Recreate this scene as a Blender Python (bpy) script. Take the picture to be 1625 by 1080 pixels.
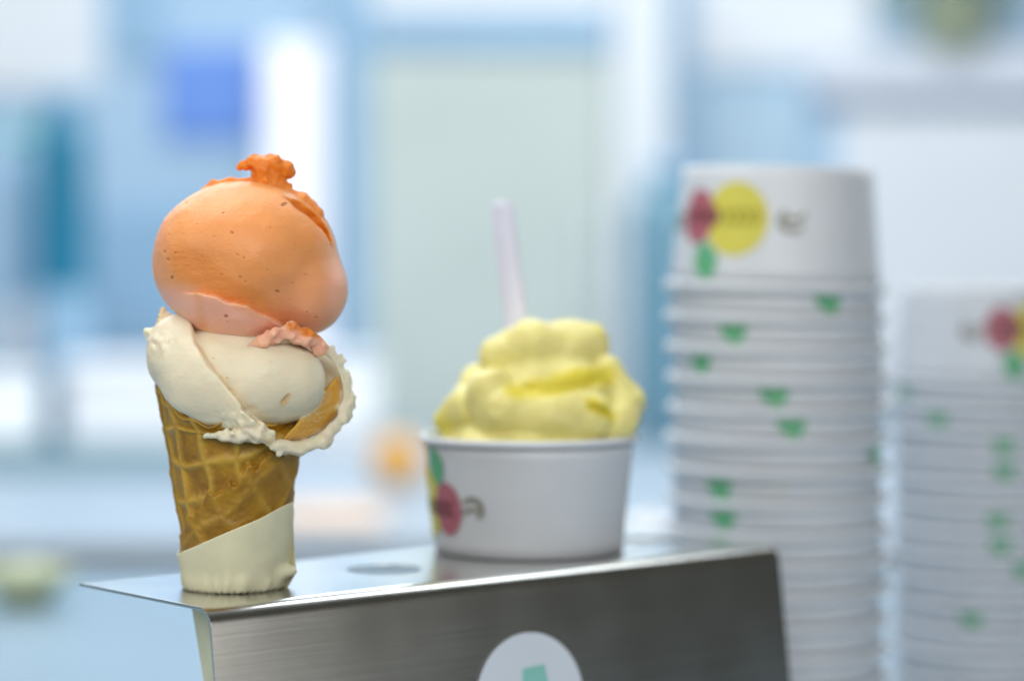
import bpy, bmesh, math, random
import numpy as np
from mathutils import Vector, Matrix, noise as mnoise

random.seed(7)
rng = np.random.default_rng(11)
scene = bpy.context.scene
for o in list(bpy.data.objects):
    bpy.data.objects.remove(o)
COL = scene.collection
R = math.radians

# ------------------------------------------------------------------ camera
CAM_Z = 0.255                    # metres above the counter
F_PX = 85.0 / 36.0 * 1625.0      # focal length in photograph pixels
PITCH = math.atan2(140.0, F_PX)
cam_data = bpy.data.cameras.new('camera')
cam = bpy.data.objects.new('camera', cam_data)
COL.objects.link(cam)
cam.location = (0, 0, CAM_Z)
cam.rotation_euler = (math.pi / 2 - PITCH, 0, 0)
cam_data.lens = 85
cam_data.sensor_width = 36
cam_data.clip_start = 0.05
cam_data.clip_end = 60
cam_data.dof.use_dof = True
cam_data.dof.focus_distance = 0.868
cam_data.dof.aperture_fstop = 3.25
cam_data.dof.aperture_blades = 0
scene.camera = cam

# ------------------------------------------------------------------ world, lamps, exposure
world = bpy.data.worlds.new('World')
scene.world = world
world.use_nodes = True
bg = world.node_tree.nodes['Background']
bg.inputs[0].default_value = (1.0, 0.98, 0.82, 1)
bg.inputs[1].default_value = 0.042


def area(name, loc, target, sx, sy, watts, colour):
    d = bpy.data.lights.new(name, 'AREA')
    d.shape = 'RECTANGLE'
    d.size, d.size_y = sx, sy
    d.energy = watts
    d.color = colour
    o = bpy.data.objects.new(name, d)
    COL.objects.link(o)
    o.location = loc
    v = Vector(target) - Vector(loc)
    o.rotation_euler = v.to_track_quat('-Z', 'Y').to_euler()
    return o


area('shop_ceiling_lamp', (0.0, 2.2, 2.2), (0.0, 4.0, 0.15), 3.2, 1.0, 78, (0.90, 0.96, 1.0))
area('high_back_light', (-0.2, 4.15, 1.75), (-0.1, 0.9, 0.2), 3.4, 1.3, 58, (0.86, 0.93, 1.0))  # added lamp: brightens the plate's reflection and backlights the gelato
area('overhead_lamp', (-0.45, 1.05, 1.4), (-0.05, 0.95, 0.15), 1.2, 0.9, 13, (0.95, 0.98, 1.0))
area('left_front_light', (-1.35, 0.0, 0.75), (-0.05, 0.95, 0.22), 1.3, 1.1, 10, (1.0, 0.975, 0.94))  # soft area lamp from the left front, no window built
area('front_fill_light', (0.22, -0.7, 0.95), (-0.08, 1.0, 0.2), 1.4, 0.9, 21, (1.0, 0.98, 0.95))  # fill lamp added behind and above the camera
area('right_back_light', (1.9, 2.9, 0.95), (0.1, 1.0, 0.2), 1.2, 1.2, 11, (0.92, 0.97, 1.0))  # added lamp, evens out the right side of cups and scoops
area('panel_highlight_light', (1.44, 0.14, 0.55), (-0.05, 0.92, 0.1), 0.36, 1.0, 2.5, (1.0, 0.97, 0.92))  # lamp added so the panel's left end reflects a highlight

scene.view_settings.view_transform = 'Standard'
scene.view_settings.look = 'None'
scene.view_settings.exposure = 0.0
scene.view_settings.gamma = 1.0
scene.render.engine = 'CYCLES'
scene.cycles.use_denoising = True
scene.cycles.max_bounces = 8
scene.cycles.caustics_reflective = False
scene.cycles.caustics_refractive = False


# ------------------------------------------------------------------ helpers
def px(x, y, Y):
    """the point at depth Y (metres, world +Y) seen at photograph pixel x, y"""
    dx, dy = (x - 812.5) / F_PX, (540.0 - y) / F_PX
    d = Vector((dx, math.cos(PITCH) + dy * math.sin(PITCH), -math.sin(PITCH) + dy * math.cos(PITCH)))
    return Vector((0, 0, CAM_Z)) + d * (Y / d.y)


def link(name, me, mat=None, parent=None, smooth=True, loc=None):
    o = bpy.data.objects.new(name, me)
    COL.objects.link(o)
    if mat is not None and not me.materials:
        me.materials.append(mat)
    if smooth:
        me.polygons.foreach_set('use_smooth', [True] * len(me.polygons))
    if parent is not None:
        o.parent = parent
    if loc is not None:
        o.location = loc
    return o


def thing(name, label, cat, loc=(0, 0, 0), rz=0.0, group=None):
    o = bpy.data.objects.new(name, None)
    COL.objects.link(o)
    o.empty_display_size = 0.02
    o.location = loc
    o.rotation_euler = (0, 0, rz)
    return tag(o, label, cat, group)


def tag(o, label, cat, group=None):
    o['label'] = label
    o['category'] = cat
    if group:
        o['group'] = group
    return o


def mesh_from(verts, faces, name='m'):
    me = bpy.data.meshes.new(name)
    me.from_pydata([tuple(v) for v in verts], [], [tuple(f) for f in faces])
    me.update()
    return me


def bm_mesh(bm, name='m'):
    bmesh.ops.recalc_face_normals(bm, faces=bm.faces[:])
    me = bpy.data.meshes.new(name)
    bm.to_mesh(me)
    bm.free()
    return me


def box_mesh(sx, sy, sz, bevel=0.0, z0=0.0, seg=2):
    """a bevelled box centred in x and y, standing on z0"""
    bm = bmesh.new()
    bmesh.ops.create_cube(bm, size=1.0)
    for v in bm.verts:
        v.co = Vector((v.co.x * sx, v.co.y * sy, (v.co.z + 0.5) * sz + z0))
    if bevel:
        bmesh.ops.bevel(bm, geom=bm.edges[:], offset=bevel, segments=seg, profile=0.5, affect='EDGES')
    return bm_mesh(bm)


def lathe(profile, seg=72, name='lathe'):
    n = len(profile)
    verts, faces = [], []
    for i in range(seg):
        a = 2 * math.pi * i / seg
        for r, z in profile:
            verts.append((r * math.cos(a), r * math.sin(a), z))
    for i in range(seg):
        j = (i + 1) % seg
        for k in range(n - 1):
            if profile[k][0] < 1e-7 and profile[k + 1][0] < 1e-7:
                continue
            faces.append((i * n + k, j * n + k, j * n + k + 1, i * n + k + 1))
    bm = bmesh.new()
    me = mesh_from(verts, faces)
    bm.from_mesh(me)
    bpy.data.meshes.remove(me)
    bmesh.ops.remove_doubles(bm, verts=bm.verts[:], dist=1e-7)
    return bm_mesh(bm, name)


# ------------------------------------------------------------------ materials
def new_mat(name):
    m = bpy.data.materials.new(name)
    m.use_nodes = True
    nt = m.node_tree
    return m, nt, nt.nodes['Principled BSDF']


def N(nt, kind, **kw):
    n = nt.nodes.new(kind)
    for k, v in kw.items():
        setattr(n, k, v)
    return n


def simple(name, colour, rough=0.5, metallic=0.0, var=0.06, scale=30.0, bump=0.0, sss=0.0, sss_r=(1, .8, .6), emit=0.0,
           alpha=None, trans=0.0):
    m, nt, b = new_mat(name)
    tc = N(nt, 'ShaderNodeTexCoord')
    no = N(nt, 'ShaderNodeTexNoise')
    no.inputs['Scale'].default_value = scale
    no.inputs['Detail'].default_value = 4
    nt.links.new(tc.outputs['Object'], no.inputs['Vector'])
    ra = N(nt, 'ShaderNodeValToRGB')
    c0 = [max(0, c * (1 - var)) for c in colour]
    c1 = [min(1, c * (1 + var)) for c in colour]
    ra.color_ramp.elements[0].position, ra.color_ramp.elements[1].position = 0.3, 0.7
    ra.color_ramp.elements[0].color = (*c0, 1)
    ra.color_ramp.elements[1].color = (*c1, 1)
    nt.links.new(no.outputs['Fac'], ra.inputs['Fac'])
    nt.links.new(ra.outputs['Color'], b.inputs['Base Color'])
    b.inputs['Roughness'].default_value = rough
    b.inputs['Metallic'].default_value = metallic
    if bump:
        bu = N(nt, 'ShaderNodeBump')
        bu.inputs['Strength'].default_value = bump
        bu.inputs['Distance'].default_value = 0.0006
        nt.links.new(no.outputs['Fac'], bu.inputs['Height'])
        nt.links.new(bu.outputs['Normal'], b.inputs['Normal'])
    if sss:
        b.inputs['Subsurface Weight'].default_value = sss
        b.inputs['Subsurface Radius'].default_value = sss_r
        b.inputs['Subsurface Scale'].default_value = 0.004
    if trans:
        b.inputs['Transmission Weight'].default_value = trans
    if emit:
        b.inputs['Emission Color'].default_value = (*colour, 1)
        b.inputs['Emission Strength'].default_value = emit
    return m


def gelato(name, base, second, attr, rough=0.42, sss=0.55, radius=(1.0, 0.55, 0.3), scale=0.005, specks=0.0,
           speck_col=(0.3, 0.1, 0.03), grain=0.36, mott=0.35):
    """base colour, blended to `second` where the mesh attribute says so; fine icy grain, pits and optional specks"""
    m, nt, b = new_mat(name)
    tc = N(nt, 'ShaderNodeTexCoord')
    at = N(nt, 'ShaderNodeAttribute', attribute_name=attr)
    n1 = N(nt, 'ShaderNodeTexNoise')
    n1.inputs['Scale'].default_value = 55
    n1.inputs['Detail'].default_value = 3
    nt.links.new(tc.outputs['Object'], n1.inputs['Vector'])
    mx = N(nt, 'ShaderNodeMix', data_type='RGBA')
    mx.inputs['A'].default_value = (*base, 1)
    mx.inputs['B'].default_value = (*second, 1)
    nt.links.new(at.outputs['Fac'], mx.inputs['Factor'])
    mo = N(nt, 'ShaderNodeMix', data_type='RGBA', blend_type='MULTIPLY')
    mo.inputs['Factor'].default_value = mott
    nt.links.new(mx.outputs['Result'], mo.inputs['A'])
    rr = N(nt, 'ShaderNodeValToRGB')
    rr.color_ramp.elements[0].position, rr.color_ramp.elements[1].position = 0.35, 0.65
    rr.color_ramp.elements[0].color = (0.72, 0.66, 0.60, 1)
    rr.color_ramp.elements[1].color = (1, 1, 1, 1)
    nt.links.new(n1.outputs['Fac'], rr.inputs['Fac'])
    nt.links.new(rr.outputs['Color'], mo.inputs['B'])
    col = mo.outputs['Result']
    fine = N(nt, 'ShaderNodeTexNoise')
    fine.inputs['Scale'].default_value = 900
    fine.inputs['Detail'].default_value = 5
    nt.links.new(tc.outputs['Object'], fine.inputs['Vector'])
    mid = N(nt, 'ShaderNodeTexNoise')
    mid.inputs['Scale'].default_value = 170
    mid.inputs['Detail'].default_value = 5
    nt.links.new(tc.outputs['Object'], mid.inputs['Vector'])
    add = N(nt, 'ShaderNodeMath', operation='MULTIPLY_ADD')
    add.inputs[1].default_value = 2.2
    nt.links.new(mid.outputs['Fac'], add.inputs[0])
    nt.links.new(fine.outputs['Fac'], add.inputs[2])
    mp = N(nt, 'ShaderNodeMapping')
    mp.inputs['Rotation'].default_value = (0.3, 0.5, 0.2)
    mp.inputs['Scale'].default_value = (45, 60, 330)
    nt.links.new(tc.outputs['Object'], mp.inputs['Vector'])
    stn = N(nt, 'ShaderNodeTexNoise')
    stn.inputs['Scale'].default_value = 1.0
    stn.inputs['Detail'].default_value = 3
    nt.links.new(mp.outputs['Vector'], stn.inputs['Vector'])
    ad2 = N(nt, 'ShaderNodeMath', operation='MULTIPLY_ADD')
    ad2.inputs[1].default_value = 1.6
    nt.links.new(stn.outputs['Fac'], ad2.inputs[0])
    nt.links.new(add.outputs[0], ad2.inputs[2])
    hgt = ad2.outputs[0]
    if specks:
        vo = N(nt, 'ShaderNodeTexVoronoi')
        vo.inputs['Scale'].default_value = specks
        wob = N(nt, 'ShaderNodeMix', data_type='VECTOR')
        nt.links.new(tc.outputs['Object'], vo.inputs['Vector'])
        sep = N(nt, 'ShaderNodeSeparateColor')
        nt.links.new(vo.outputs['Color'], sep.inputs['Color'])
        # size of each speck varies by cell; most cells have none
        th = N(nt, 'ShaderNodeMapRange')
        th.inputs['From Min'].default_value = 0.55
        th.inputs['From Max'].default_value = 1.0
        th.inputs['To Min'].default_value = 0.0
        th.inputs['To Max'].default_value = 0.17
        nt.links.new(sep.outputs['Red'], th.inputs['Value'])
        sub = N(nt, 'ShaderNodeMath', operation='SUBTRACT')
        nt.links.new(th.outputs['Result'], sub.inputs[0])
        nt.links.new(vo.outputs['Distance'], sub.inputs[1])
        mk = N(nt, 'ShaderNodeMapRange')
        mk.inputs['From Min'].default_value = -0.03
        mk.inputs['From Max'].default_value = 0.05
        nt.links.new(sub.outputs[0], mk.inputs['Value'])
        ms = N(nt, 'ShaderNodeMix', data_type='RGBA')
        ms.inputs['B'].default_value = (*speck_col, 1)
        sc = N(nt, 'ShaderNodeMath', operation='MULTIPLY')
        sc.inputs[1].default_value = 0.8
        nt.links.new(mk.outputs['Result'], sc.inputs[0])
        nt.links.new(sc.outputs[0], ms.inputs['Factor'])
        nt.links.new(col, ms.inputs['A'])
        col = ms.outputs['Result']
        hs = N(nt, 'ShaderNodeMath', operation='MULTIPLY_ADD')
        hs.inputs[1].default_value = -1.5
        nt.links.new(mk.outputs['Result'], hs.inputs[0])
        nt.links.new(hgt, hs.inputs[2])
        hgt = hs.outputs[0]
    bu = N(nt, 'ShaderNodeBump')
    bu.inputs['Strength'].default_value = grain
    bu.inputs['Distance'].default_value = 0.0005
    gs = N(nt, 'ShaderNodeMath', operation='MULTIPLY_ADD')
    gs.inputs[1].default_value = 0.55
    gs.inputs[2].default_value = grain
    nt.links.new(at.outputs['Fac'], gs.inputs[0])
    nt.links.new(gs.outputs[0], bu.inputs['Strength'])
    nt.links.new(hgt, bu.inputs['Height'])
    nt.links.new(bu.outputs['Normal'], b.inputs['Normal'])
    nt.links.new(col, b.inputs['Base Color'])
    b.inputs['Roughness'].default_value = rough
    b.inputs['Specular IOR Level'].default_value = 0.35
    b.inputs['Subsurface Weight'].default_value = sss
    b.inputs['Subsurface Radius'].default_value = radius
    b.inputs['Subsurface Scale'].default_value = scale
    return m


def brushed_steel(name, base=(0.74, 0.74, 0.71), rough=0.21, stretch=(6, 900, 900)):
    m, nt, b = new_mat(name)
    tc = N(nt, 'ShaderNodeTexCoord')
    mp = N(nt, 'ShaderNodeMapping')
    mp.inputs['Scale'].default_value = stretch
    nt.links.new(tc.outputs['Object'], mp.inputs['Vector'])
    no = N(nt, 'ShaderNodeTexNoise')
    no.inputs['Scale'].default_value = 1.0
    no.inputs['Detail'].default_value = 3
    nt.links.new(mp.outputs['Vector'], no.inputs['Vector'])
    sm = N(nt, 'ShaderNodeTexNoise')
    sm.inputs['Scale'].default_value = 26
    sm.inputs['Detail'].default_value = 6
    nt.links.new(tc.outputs['Object'], sm.inputs['Vector'])
    mr = N(nt, 'ShaderNodeMapRange')
    mr.inputs['To Min'].default_value = rough - 0.01
    mr.inputs['To Max'].default_value = rough + 0.03
    mr.inputs['From Min'].default_value = 0.3
    mr.inputs['From Max'].default_value = 0.7
    nt.links.new(sm.outputs['Fac'], mr.inputs['Value'])
    nt.links.new(mr.outputs['Result'], b.inputs['Roughness'])
    bu = N(nt, 'ShaderNodeBump')
    bu.inputs['Strength'].default_value = 0.16
    bu.inputs['Distance'].default_value = 0.00012
    nt.links.new(no.outputs['Fac'], bu.inputs['Height'])
    nt.links.new(bu.outputs['Normal'], b.inputs['Normal'])
    rc = N(nt, 'ShaderNodeValToRGB')
    rc.color_ramp.elements[0].position, rc.color_ramp.elements[1].position = 0.3, 0.7
    rc.color_ramp.elements[0].color = (*[c * 0.93 for c in base], 1)
    rc.color_ramp.elements[1].color = (*[min(1, c * 1.06) for c in base], 1)
    nt.links.new(no.outputs['Fac'], rc.inputs['Fac'])
    nt.links.new(rc.outputs['Color'], b.inputs['Base Color'])
    b.inputs['Metallic'].default_value = 1.0
    return m


M = {}
M['orange'] = gelato('orange_gelato', (0.85, 0.365, 0.125), (0.76, 0.235, 0.018), 'deep_tone', sss=0.6, scale=0.007, mott=0.25)
M['cream'] = gelato('cream_gelato', (0.80, 0.735, 0.555), (0.66, 0.36, 0.045), 'deep_tone', mott=0.15, scale=0.006)
M['lemon'] = gelato('lemon_gelato', (0.80, 0.74, 0.29), (0.74, 0.64, 0.06), 'deep_tone', grain=0.3, mott=0.2)
M['paper'] = simple('white_paper_board', (0.61, 0.645, 0.69), 0.45, var=0.02, scale=60)
M['sleeve'] = simple('sleeve_paper', (0.87, 0.83, 0.53), 0.55, var=0.05, scale=90, bump=0.25, sss=0.3)
M['steel'] = brushed_steel('brushed_steel')
M['leaf'] = simple('green_print', (0.11, 0.39, 0.20), 0.5)
M['pink'] = simple('berry_print', (0.40, 0.12, 0.16), 0.5)
M['pink_dark'] = simple('dark_berry_print', (0.17, 0.05, 0.055), 0.5)
M['yellow'] = simple('yellow_print', (0.62, 0.57, 0.08), 0.5)
M['yellow_dark'] = simple('dark_yellow_print', (0.40, 0.36, 0.02), 0.5)
M['ink'] = simple('dark_ink_print', (0.24, 0.24, 0.20), 0.5)
M['mint'] = simple('mint_print', (0.25, 0.58, 0.52), 0.5)
M['sticker'] = simple('sticker_vinyl', (0.66, 0.72, 0.80), 0.4, var=0.02)
M['spoon'] = simple('spoon_plastic', (0.60, 0.62, 0.74), 0.25, var=0.02, sss=0.3)


# ------------------------------------------------------------------ implicit-surface modelling (used for the gelato)
class Field:
    """a signed-distance volume in photograph-pixel units: x right, y down, w away from the viewer"""

    def __init__(self, x0, x1, y0, y1, w0, w1, step):
        self.step = step
        self.o = np.array([x0, y0, w0], np.float32)
        self.n = [int((b - a) / step) + 1 for a, b in ((x0, x1), (y0, y1), (w0, w1))]
        ax = [self.o[i] + step * np.arange(self.n[i], dtype=np.float32) for i in range(3)]
        self.X, self.Y, self.W = ax[0][:, None, None], ax[1][None, :, None], ax[2][None, None, :]

    def noise(self, cell, seed):
        """smooth random field, values about -1..1"""
        r = np.random.default_rng(seed)
        dims = [int(n * self.step / cell) + 4 for n in self.n]
        g = r.uniform(-1, 1, dims).astype(np.float32)
        for i in range(3):
            t = np.arange(self.n[i], dtype=np.float32) * self.step / cell + 1.0
            k = np.floor(t).astype(int)
            f = (t - k).astype(np.float32)
            Wm = np.zeros((self.n[i], dims[i]), np.float32)
            rows = np.arange(self.n[i])
            w = [(1 - f) ** 3 / 6, (3 * f ** 3 - 6 * f ** 2 + 4) / 6, (-3 * f ** 3 + 3 * f ** 2 + 3 * f + 1) / 6, f ** 3 / 6]
            for j in range(4):
                Wm[rows, np.clip(k - 1 + j, 0, dims[i] - 1)] += w[j]
            g = np.moveaxis(np.tensordot(Wm, g, axes=(1, i)), 0, i)
        return g * 1.8

    def ell(self, c, r):
        a = np.sqrt(((self.X - c[0]) / r[0]) ** 2 + ((self.Y - c[1]) / r[1]) ** 2 + ((self.W - c[2]) / r[2]) ** 2)
        return (a - 1) * min(r)

    def chain(self, pts, k=6.0):
        """round cone chain: pts are (x, y, w, radius)"""
        d = None
        for a, b in zip(pts[:-1], pts[1:]):
            ab = np.array(b[:3], np.float32) - np.array(a[:3], np.float32)
            L = float(ab @ ab) + 1e-6
            t = ((self.X - a[0]) * ab[0] + (self.Y - a[1]) * ab[1] + (self.W - a[2]) * ab[2]) / L
            t = np.clip(t, 0, 1)
            e = np.sqrt((self.X - a[0] - t * ab[0]) ** 2 + (self.Y - a[1] - t * ab[1]) ** 2 + (self.W - a[2] - t * ab[2]) ** 2)
            e = e - (a[3] + t * (b[3] - a[3]))
            d = e if d is None else smin(d, e, k)
        return d

    def curve(self, pts):
        """y of a polyline at each x"""
        xs, ys = zip(*pts)
        return np.interp(self.X[:, 0, 0], xs, ys).astype(np.float32)[:, None, None]

    def at(self, g, v):
        k = np.rint((v - self.o) / self.step).astype(int)
        g = np.broadcast_to(g, self.n)
        return g[tuple(np.clip(k[:, i], 0, self.n[i] - 1) for i in range(3))]

    def mesh(self, d, name):
        """surface nets"""
        s = d < 0
        nx, ny, nz = s.shape
        c = [s[i:nx - 1 + i, j:ny - 1 + j, k:nz - 1 + k] for i in (0, 1) for j in (0, 1) for k in (0, 1)]
        cnt = sum(a.astype(np.int8) for a in c)
        act = (cnt > 0) & (cnt < 8)
        I, J, K = np.nonzero(act)
        acc = np.zeros((len(I), 3), np.float32)
        num = np.zeros(len(I), np.float32)
        for ax in range(3):
            for p in (0, 1):
                for q in (0, 1):
                    o0 = [0, 0, 0]
                    oth = [t for t in range(3) if t != ax]
                    o0[oth[0]], o0[oth[1]] = p, q
                    o1 = list(o0)
                    o1[ax] = 1
                    a = d[I + o0[0], J + o0[1], K + o0[2]]
                    b = d[I + o1[0], J + o1[1], K + o1[2]]
                    x = (a < 0) != (b < 0)
                    t = np.where(x, a / np.where(x, a - b, 1), 0)
                    pos = np.tile(np.array(o0, np.float32), (len(I), 1))
                    pos[:, ax] = t
                    acc[x] += pos[x]
                    num[x] += 1
        v = (acc / num[:, None] + np.stack([I, J, K], 1)) * self.step + self.o
        idx = -np.ones(act.shape, np.int64)
        idx[I, J, K] = np.arange(len(I))
        quads = []
        for ax in range(3):
            sl0 = [slice(1, -1)] * 3
            sl0[ax] = slice(0, -1)
            sl1 = [slice(1, -1)] * 3
            sl1[ax] = slice(1, None)
            a, b = s[tuple(sl0)], s[tuple(sl1)]
            P = np.argwhere(a != b)
            inside = a[P[:, 0], P[:, 1], P[:, 2]]
            base = P + 1
            base[:, ax] -= 1
            u, w = [t for t in range(3) if t != ax]
            eu, ew = np.zeros(3, int), np.zeros(3, int)
            eu[u], ew[w] = 1, 1
            q = [base - eu - ew, base - ew, base, base - eu]
            f = np.stack([idx[t[:, 0], t[:, 1], t[:, 2]] for t in q], 1)
            flip = inside if ax != 1 else ~inside
            f[~flip] = f[~flip][:, ::-1]
            quads.append(f)
        f = np.concatenate(quads)
        f = f[(f >= 0).all(1)]
        return v, f


def smin(a, b, k):
    h = np.clip(0.5 + 0.5 * (b - a) / k, 0, 1)
    return b + (a - b) * h - k * h * (1 - h)


def smax(a, b, k):
    return -smin(-a, -b, k)


def field_object(name, v, f, mat, parent, origin_px, px_per_m, loc, attrs):
    """pixel-unit vertices to metres around the parent's origin"""
    w = np.empty_like(v)
    w[:, 0] = (v[:, 0] - origin_px[0]) / px_per_m
    w[:, 1] = v[:, 2] / px_per_m
    w[:, 2] = (origin_px[1] - v[:, 1]) / px_per_m
    me = bpy.data.meshes.new(name)
    me.vertices.add(len(w))
    me.vertices.foreach_set('co', w.astype(np.float32).ravel())
    me.loops.add(len(f) * 4)
    me.loops.foreach_set('vertex_index', f[:, ::-1].astype(np.int32).ravel())
    me.polygons.add(len(f))
    me.polygons.foreach_set('loop_start', np.arange(0, len(f) * 4, 4, dtype=np.int32))
    me.update(calc_edges=True)
    me.validate()
    bm = bmesh.new()
    bm.from_mesh(me)
    bmesh.ops.recalc_face_normals(bm, faces=bm.faces[:])
    bm.to_mesh(me)
    bm.free()
    for an, vals in attrs.items():
        at = me.attributes.new(an, 'FLOAT', 'POINT')
        at.data.foreach_set('value', np.clip(vals, 0, 1).astype(np.float32))
    return link(name, me, mat, parent, True, loc)


def near_path(v, pts, rad):
    """1 near a polyline of (x, y, w), falling to 0 at rad"""
    best = np.full(len(v), 1e9)
    for a, b in zip(pts[:-1], pts[1:]):
        a, b = np.array(a[:3], float), np.array(b[:3], float)
        ab = b - a
        t = np.clip(((v - a) @ ab) / (ab @ ab + 1e-9), 0, 1)
        best = np.minimum(best, np.linalg.norm(v - a - t[:, None] * ab, axis=1))
    return np.clip((rad - best) / (rad * 0.5), 0, 1)


# ------------------------------------------------------------------ the setting
def struct(name, me, mat, loc=(0, 0, 0), label=None):
    o = link(name, me, mat, None, False, loc)
    o['kind'] = 'structure'
    if label:
        o['label'] = label
    return o


M['counter'] = simple('counter_laminate', (0.22, 0.32, 0.40), 0.35, var=0.05, scale=6)
M['wall'] = simple('wall_paint', (0.43, 0.60, 0.76), 0.7, var=0.04, scale=2)
struct('counter', box_mesh(3.0, 1.34, 0.04, 0.004, -0.04), M['counter'], (0.1, 1.25, 0))
struct('back_wall', box_mesh(7.0, 0.1, 4.2, 0.0, -1.2), M['wall'], (0.2, 4.35, 0))

# ------------------------------------------------------------------ steel cone stand
PLATE_Z = 0.130


def on_plane(x, y, z):
    p = px(x, y, 1.0)
    o = Vector((0, 0, CAM_Z))
    d = p - o
    return o + d * ((z - CAM_Z) / d.z)


corner = on_plane(333, 966, PLATE_Z)
far = on_plane(1235, 863, PLATE_Z)
YAW = math.atan2(far.y - corner.y, far.x - corner.x)
LEN = (far - corner).length
WID = 0.089
stand = thing('cone_stand', 'bent brushed stainless steel stand holding the cone and the lemon gelato cup', 'cone stand',
              (corner.x, corner.y, 0), YAW)


def sheet_profile(th=0.0012, rad=0.0075, lean=0.13, n=10):
    """outline (y, z) of the bent sheet: back edge of the top, bend, leaning front panel, foot turned back"""
    ph = math.atan(lean)
    mid = []
    mid.append((WID, PLATE_Z))
    turn = math.pi / 2 - ph
    t = rad * math.tan(turn / 2)
    mid.append((t, PLATE_Z))
    for i in range(1, n + 1):
        a = turn * i / n
        mid.append((t - rad * math.sin(a), PLATE_Z - rad + rad * math.cos(a)))
    yb, zb = mid[-1]
    zf = 0.004
    run = (zb - zf)
    mid.append((yb - run * math.tan(ph), zf))
    mid.append((yb - run * math.tan(ph) + 0.002, 0.0012))
    mid.append((yb - run * math.tan(ph) + 0.075, 0.0012))
    inner = []
    for i, (y, z) in enumerate(mid):
        p0 = mid[max(0, i - 1)]
        p1 = mid[min(len(mid) - 1, i + 1)]
        d = Vector((p1[0] - p0[0], p1[1] - p0[1])).normalized()
        inner.append((y - d.y * th, z + d.x * th))      # to the inside of the bend
    return mid, inner


def build_sheet():
    mid, inner = sheet_profile()
    verts, faces = [], []
    n = len(mid)
    for x in (0.0, LEN):
        verts += [(x, y, z) for y, z in mid]
        verts += [(x, y, z) for y, z in inner]
    k = 2 * n
    for i in range(n - 1):
        faces.append((i, i + 1, k + i + 1, k + i))
        faces.append((n + i, k + n + i, k + n + i + 1, n + i + 1))
        faces.append((i, n + i, n + i + 1, i + 1))
        faces.append((k + i, k + i + 1, k + n + i + 1, k + n + i))
    faces.append((0, k, k + n, n))
    faces.append((n - 1, 2 * n - 1, k + 2 * n - 1, k + n - 1))
    bm = bmesh.new()
    vs = [bm.verts.new(v) for v in verts]
    for f in faces:
        bm.faces.new([vs[i] for i in f])
    return bm_mesh(bm, 'steel_sheet')


HOLES = [(0.0375, 0.0405, 0.0178), (0.112, 0.0455, 0.0150), (0.258, 0.0455, 0.0150)]
sheet = link('bent_sheet', build_sheet(), M['steel'], stand, False)
cutters = []
for hx, hy, hr in HOLES:
    bm = bmesh.new()
    bmesh.ops.create_cone(bm, cap_ends=True, segments=64, radius1=hr, radius2=hr, depth=0.03)
    c = link('cutter', bm_mesh(bm), None, stand, False, (hx, hy, PLATE_Z))
    cutters.append(c)
    mod = sheet.modifiers.new('hole', 'BOOLEAN')
    mod.object = c
    mod.operation = 'DIFFERENCE'
    mod.solver = 'EXACT'
bev = sheet.modifiers.new('edge', 'BEVEL')
bev.width = 0.0003
bev.segments = 2
bev.limit_method = 'ANGLE'
bev.angle_limit = R(50)
bpy.context.view_layer.update()
dg = bpy.context.evaluated_depsgraph_get()
new_me = bpy.data.meshes.new_from_object(sheet.evaluated_get(dg))
sheet.modifiers.clear()
sheet.data = new_me
for c in cutters:
    bpy.data.objects.remove(c)
new_me.polygons.foreach_set('use_smooth', [True] * len(new_me.polygons))
new_me.set_sharp_from_angle(angle=R(32))
wn = sheet.modifiers.new('normals', 'WEIGHTED_NORMAL')
wn.keep_sharp = True
wn.weight = 90

# round sticker on the front panel
ph = math.atan(0.13)
mid, _ = sheet_profile()
y_b, z_b = mid[11]
sr_x, sr_z = 0.0272, 0.0256


def panel_point(u, s, off=0.0):
    """u along the stand, s down the panel from the bend; off proud of the steel"""
    return Vector((u, y_b - s * math.sin(ph) - off * math.cos(ph), z_b - s * math.cos(ph) + off * -math.sin(ph) * -1))


def panel_patch(cx, cs, pts, off, th=0.0003):
    bm = bmesh.new()
    top = [bm.verts.new(panel_point(cx + a, cs + b, off + th)) for a, b in pts]
    bot = [bm.verts.new(panel_point(cx + a, cs + b, off)) for a, b in pts]
    bm.faces.new(top)
    bm.faces.new(bot[::-1])
    for i in range(len(pts)):
        j = (i + 1) % len(pts)
        bm.faces.new((top[i], bot[i], bot[j], top[j]))
    return bm_mesh(bm)


def ell_pts(rx, ry, n=48, cx=0, cy=0, rot=0):
    out = []
    for i in range(n):
        a = 2 * math.pi * i / n
        x, y = rx * math.cos(a), ry * math.sin(a)
        out.append((cx + x * math.cos(rot) - y * math.sin(rot), cy + x * math.sin(rot) + y * math.cos(rot)))
    return out


def leaf_pts(w, h, n=14, cx=0, cy=0, rot=0):
    out = []
    for i in range(n + 1):
        t = i / n
        out.append((w * math.sin(math.pi * t) ** 0.8, h * (t - 0.5)))
    for i in range(1, n):
        t = 1 - i / n
        out.append((-w * math.sin(math.pi * t) ** 0.8, h * (t - 0.5)))
    return [(cx + x * math.cos(rot) - y * math.sin(rot), cy + x * math.sin(rot) + y * math.cos(rot)) for x, y in out]


# where the sticker's middle is on the panel: found from the pixel where it shows
def panel_uv(x, y):
    inv = (Matrix.Translation(stand.location) @ Matrix.Rotation(YAW, 4, 'Z')).inverted()
    o = inv @ Vector((0, 0, CAM_Z))
    d = (inv @ px(x, y, 1.0)) - o
    n = Vector((0, -math.cos(ph), math.sin(ph)))
    p0 = panel_point(0, 0)
    t = (p0 - o).dot(n) / d.dot(n)
    p = o + d * t
    return p.x, (p - Vector((p.x, y_b, z_b))).length


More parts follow.
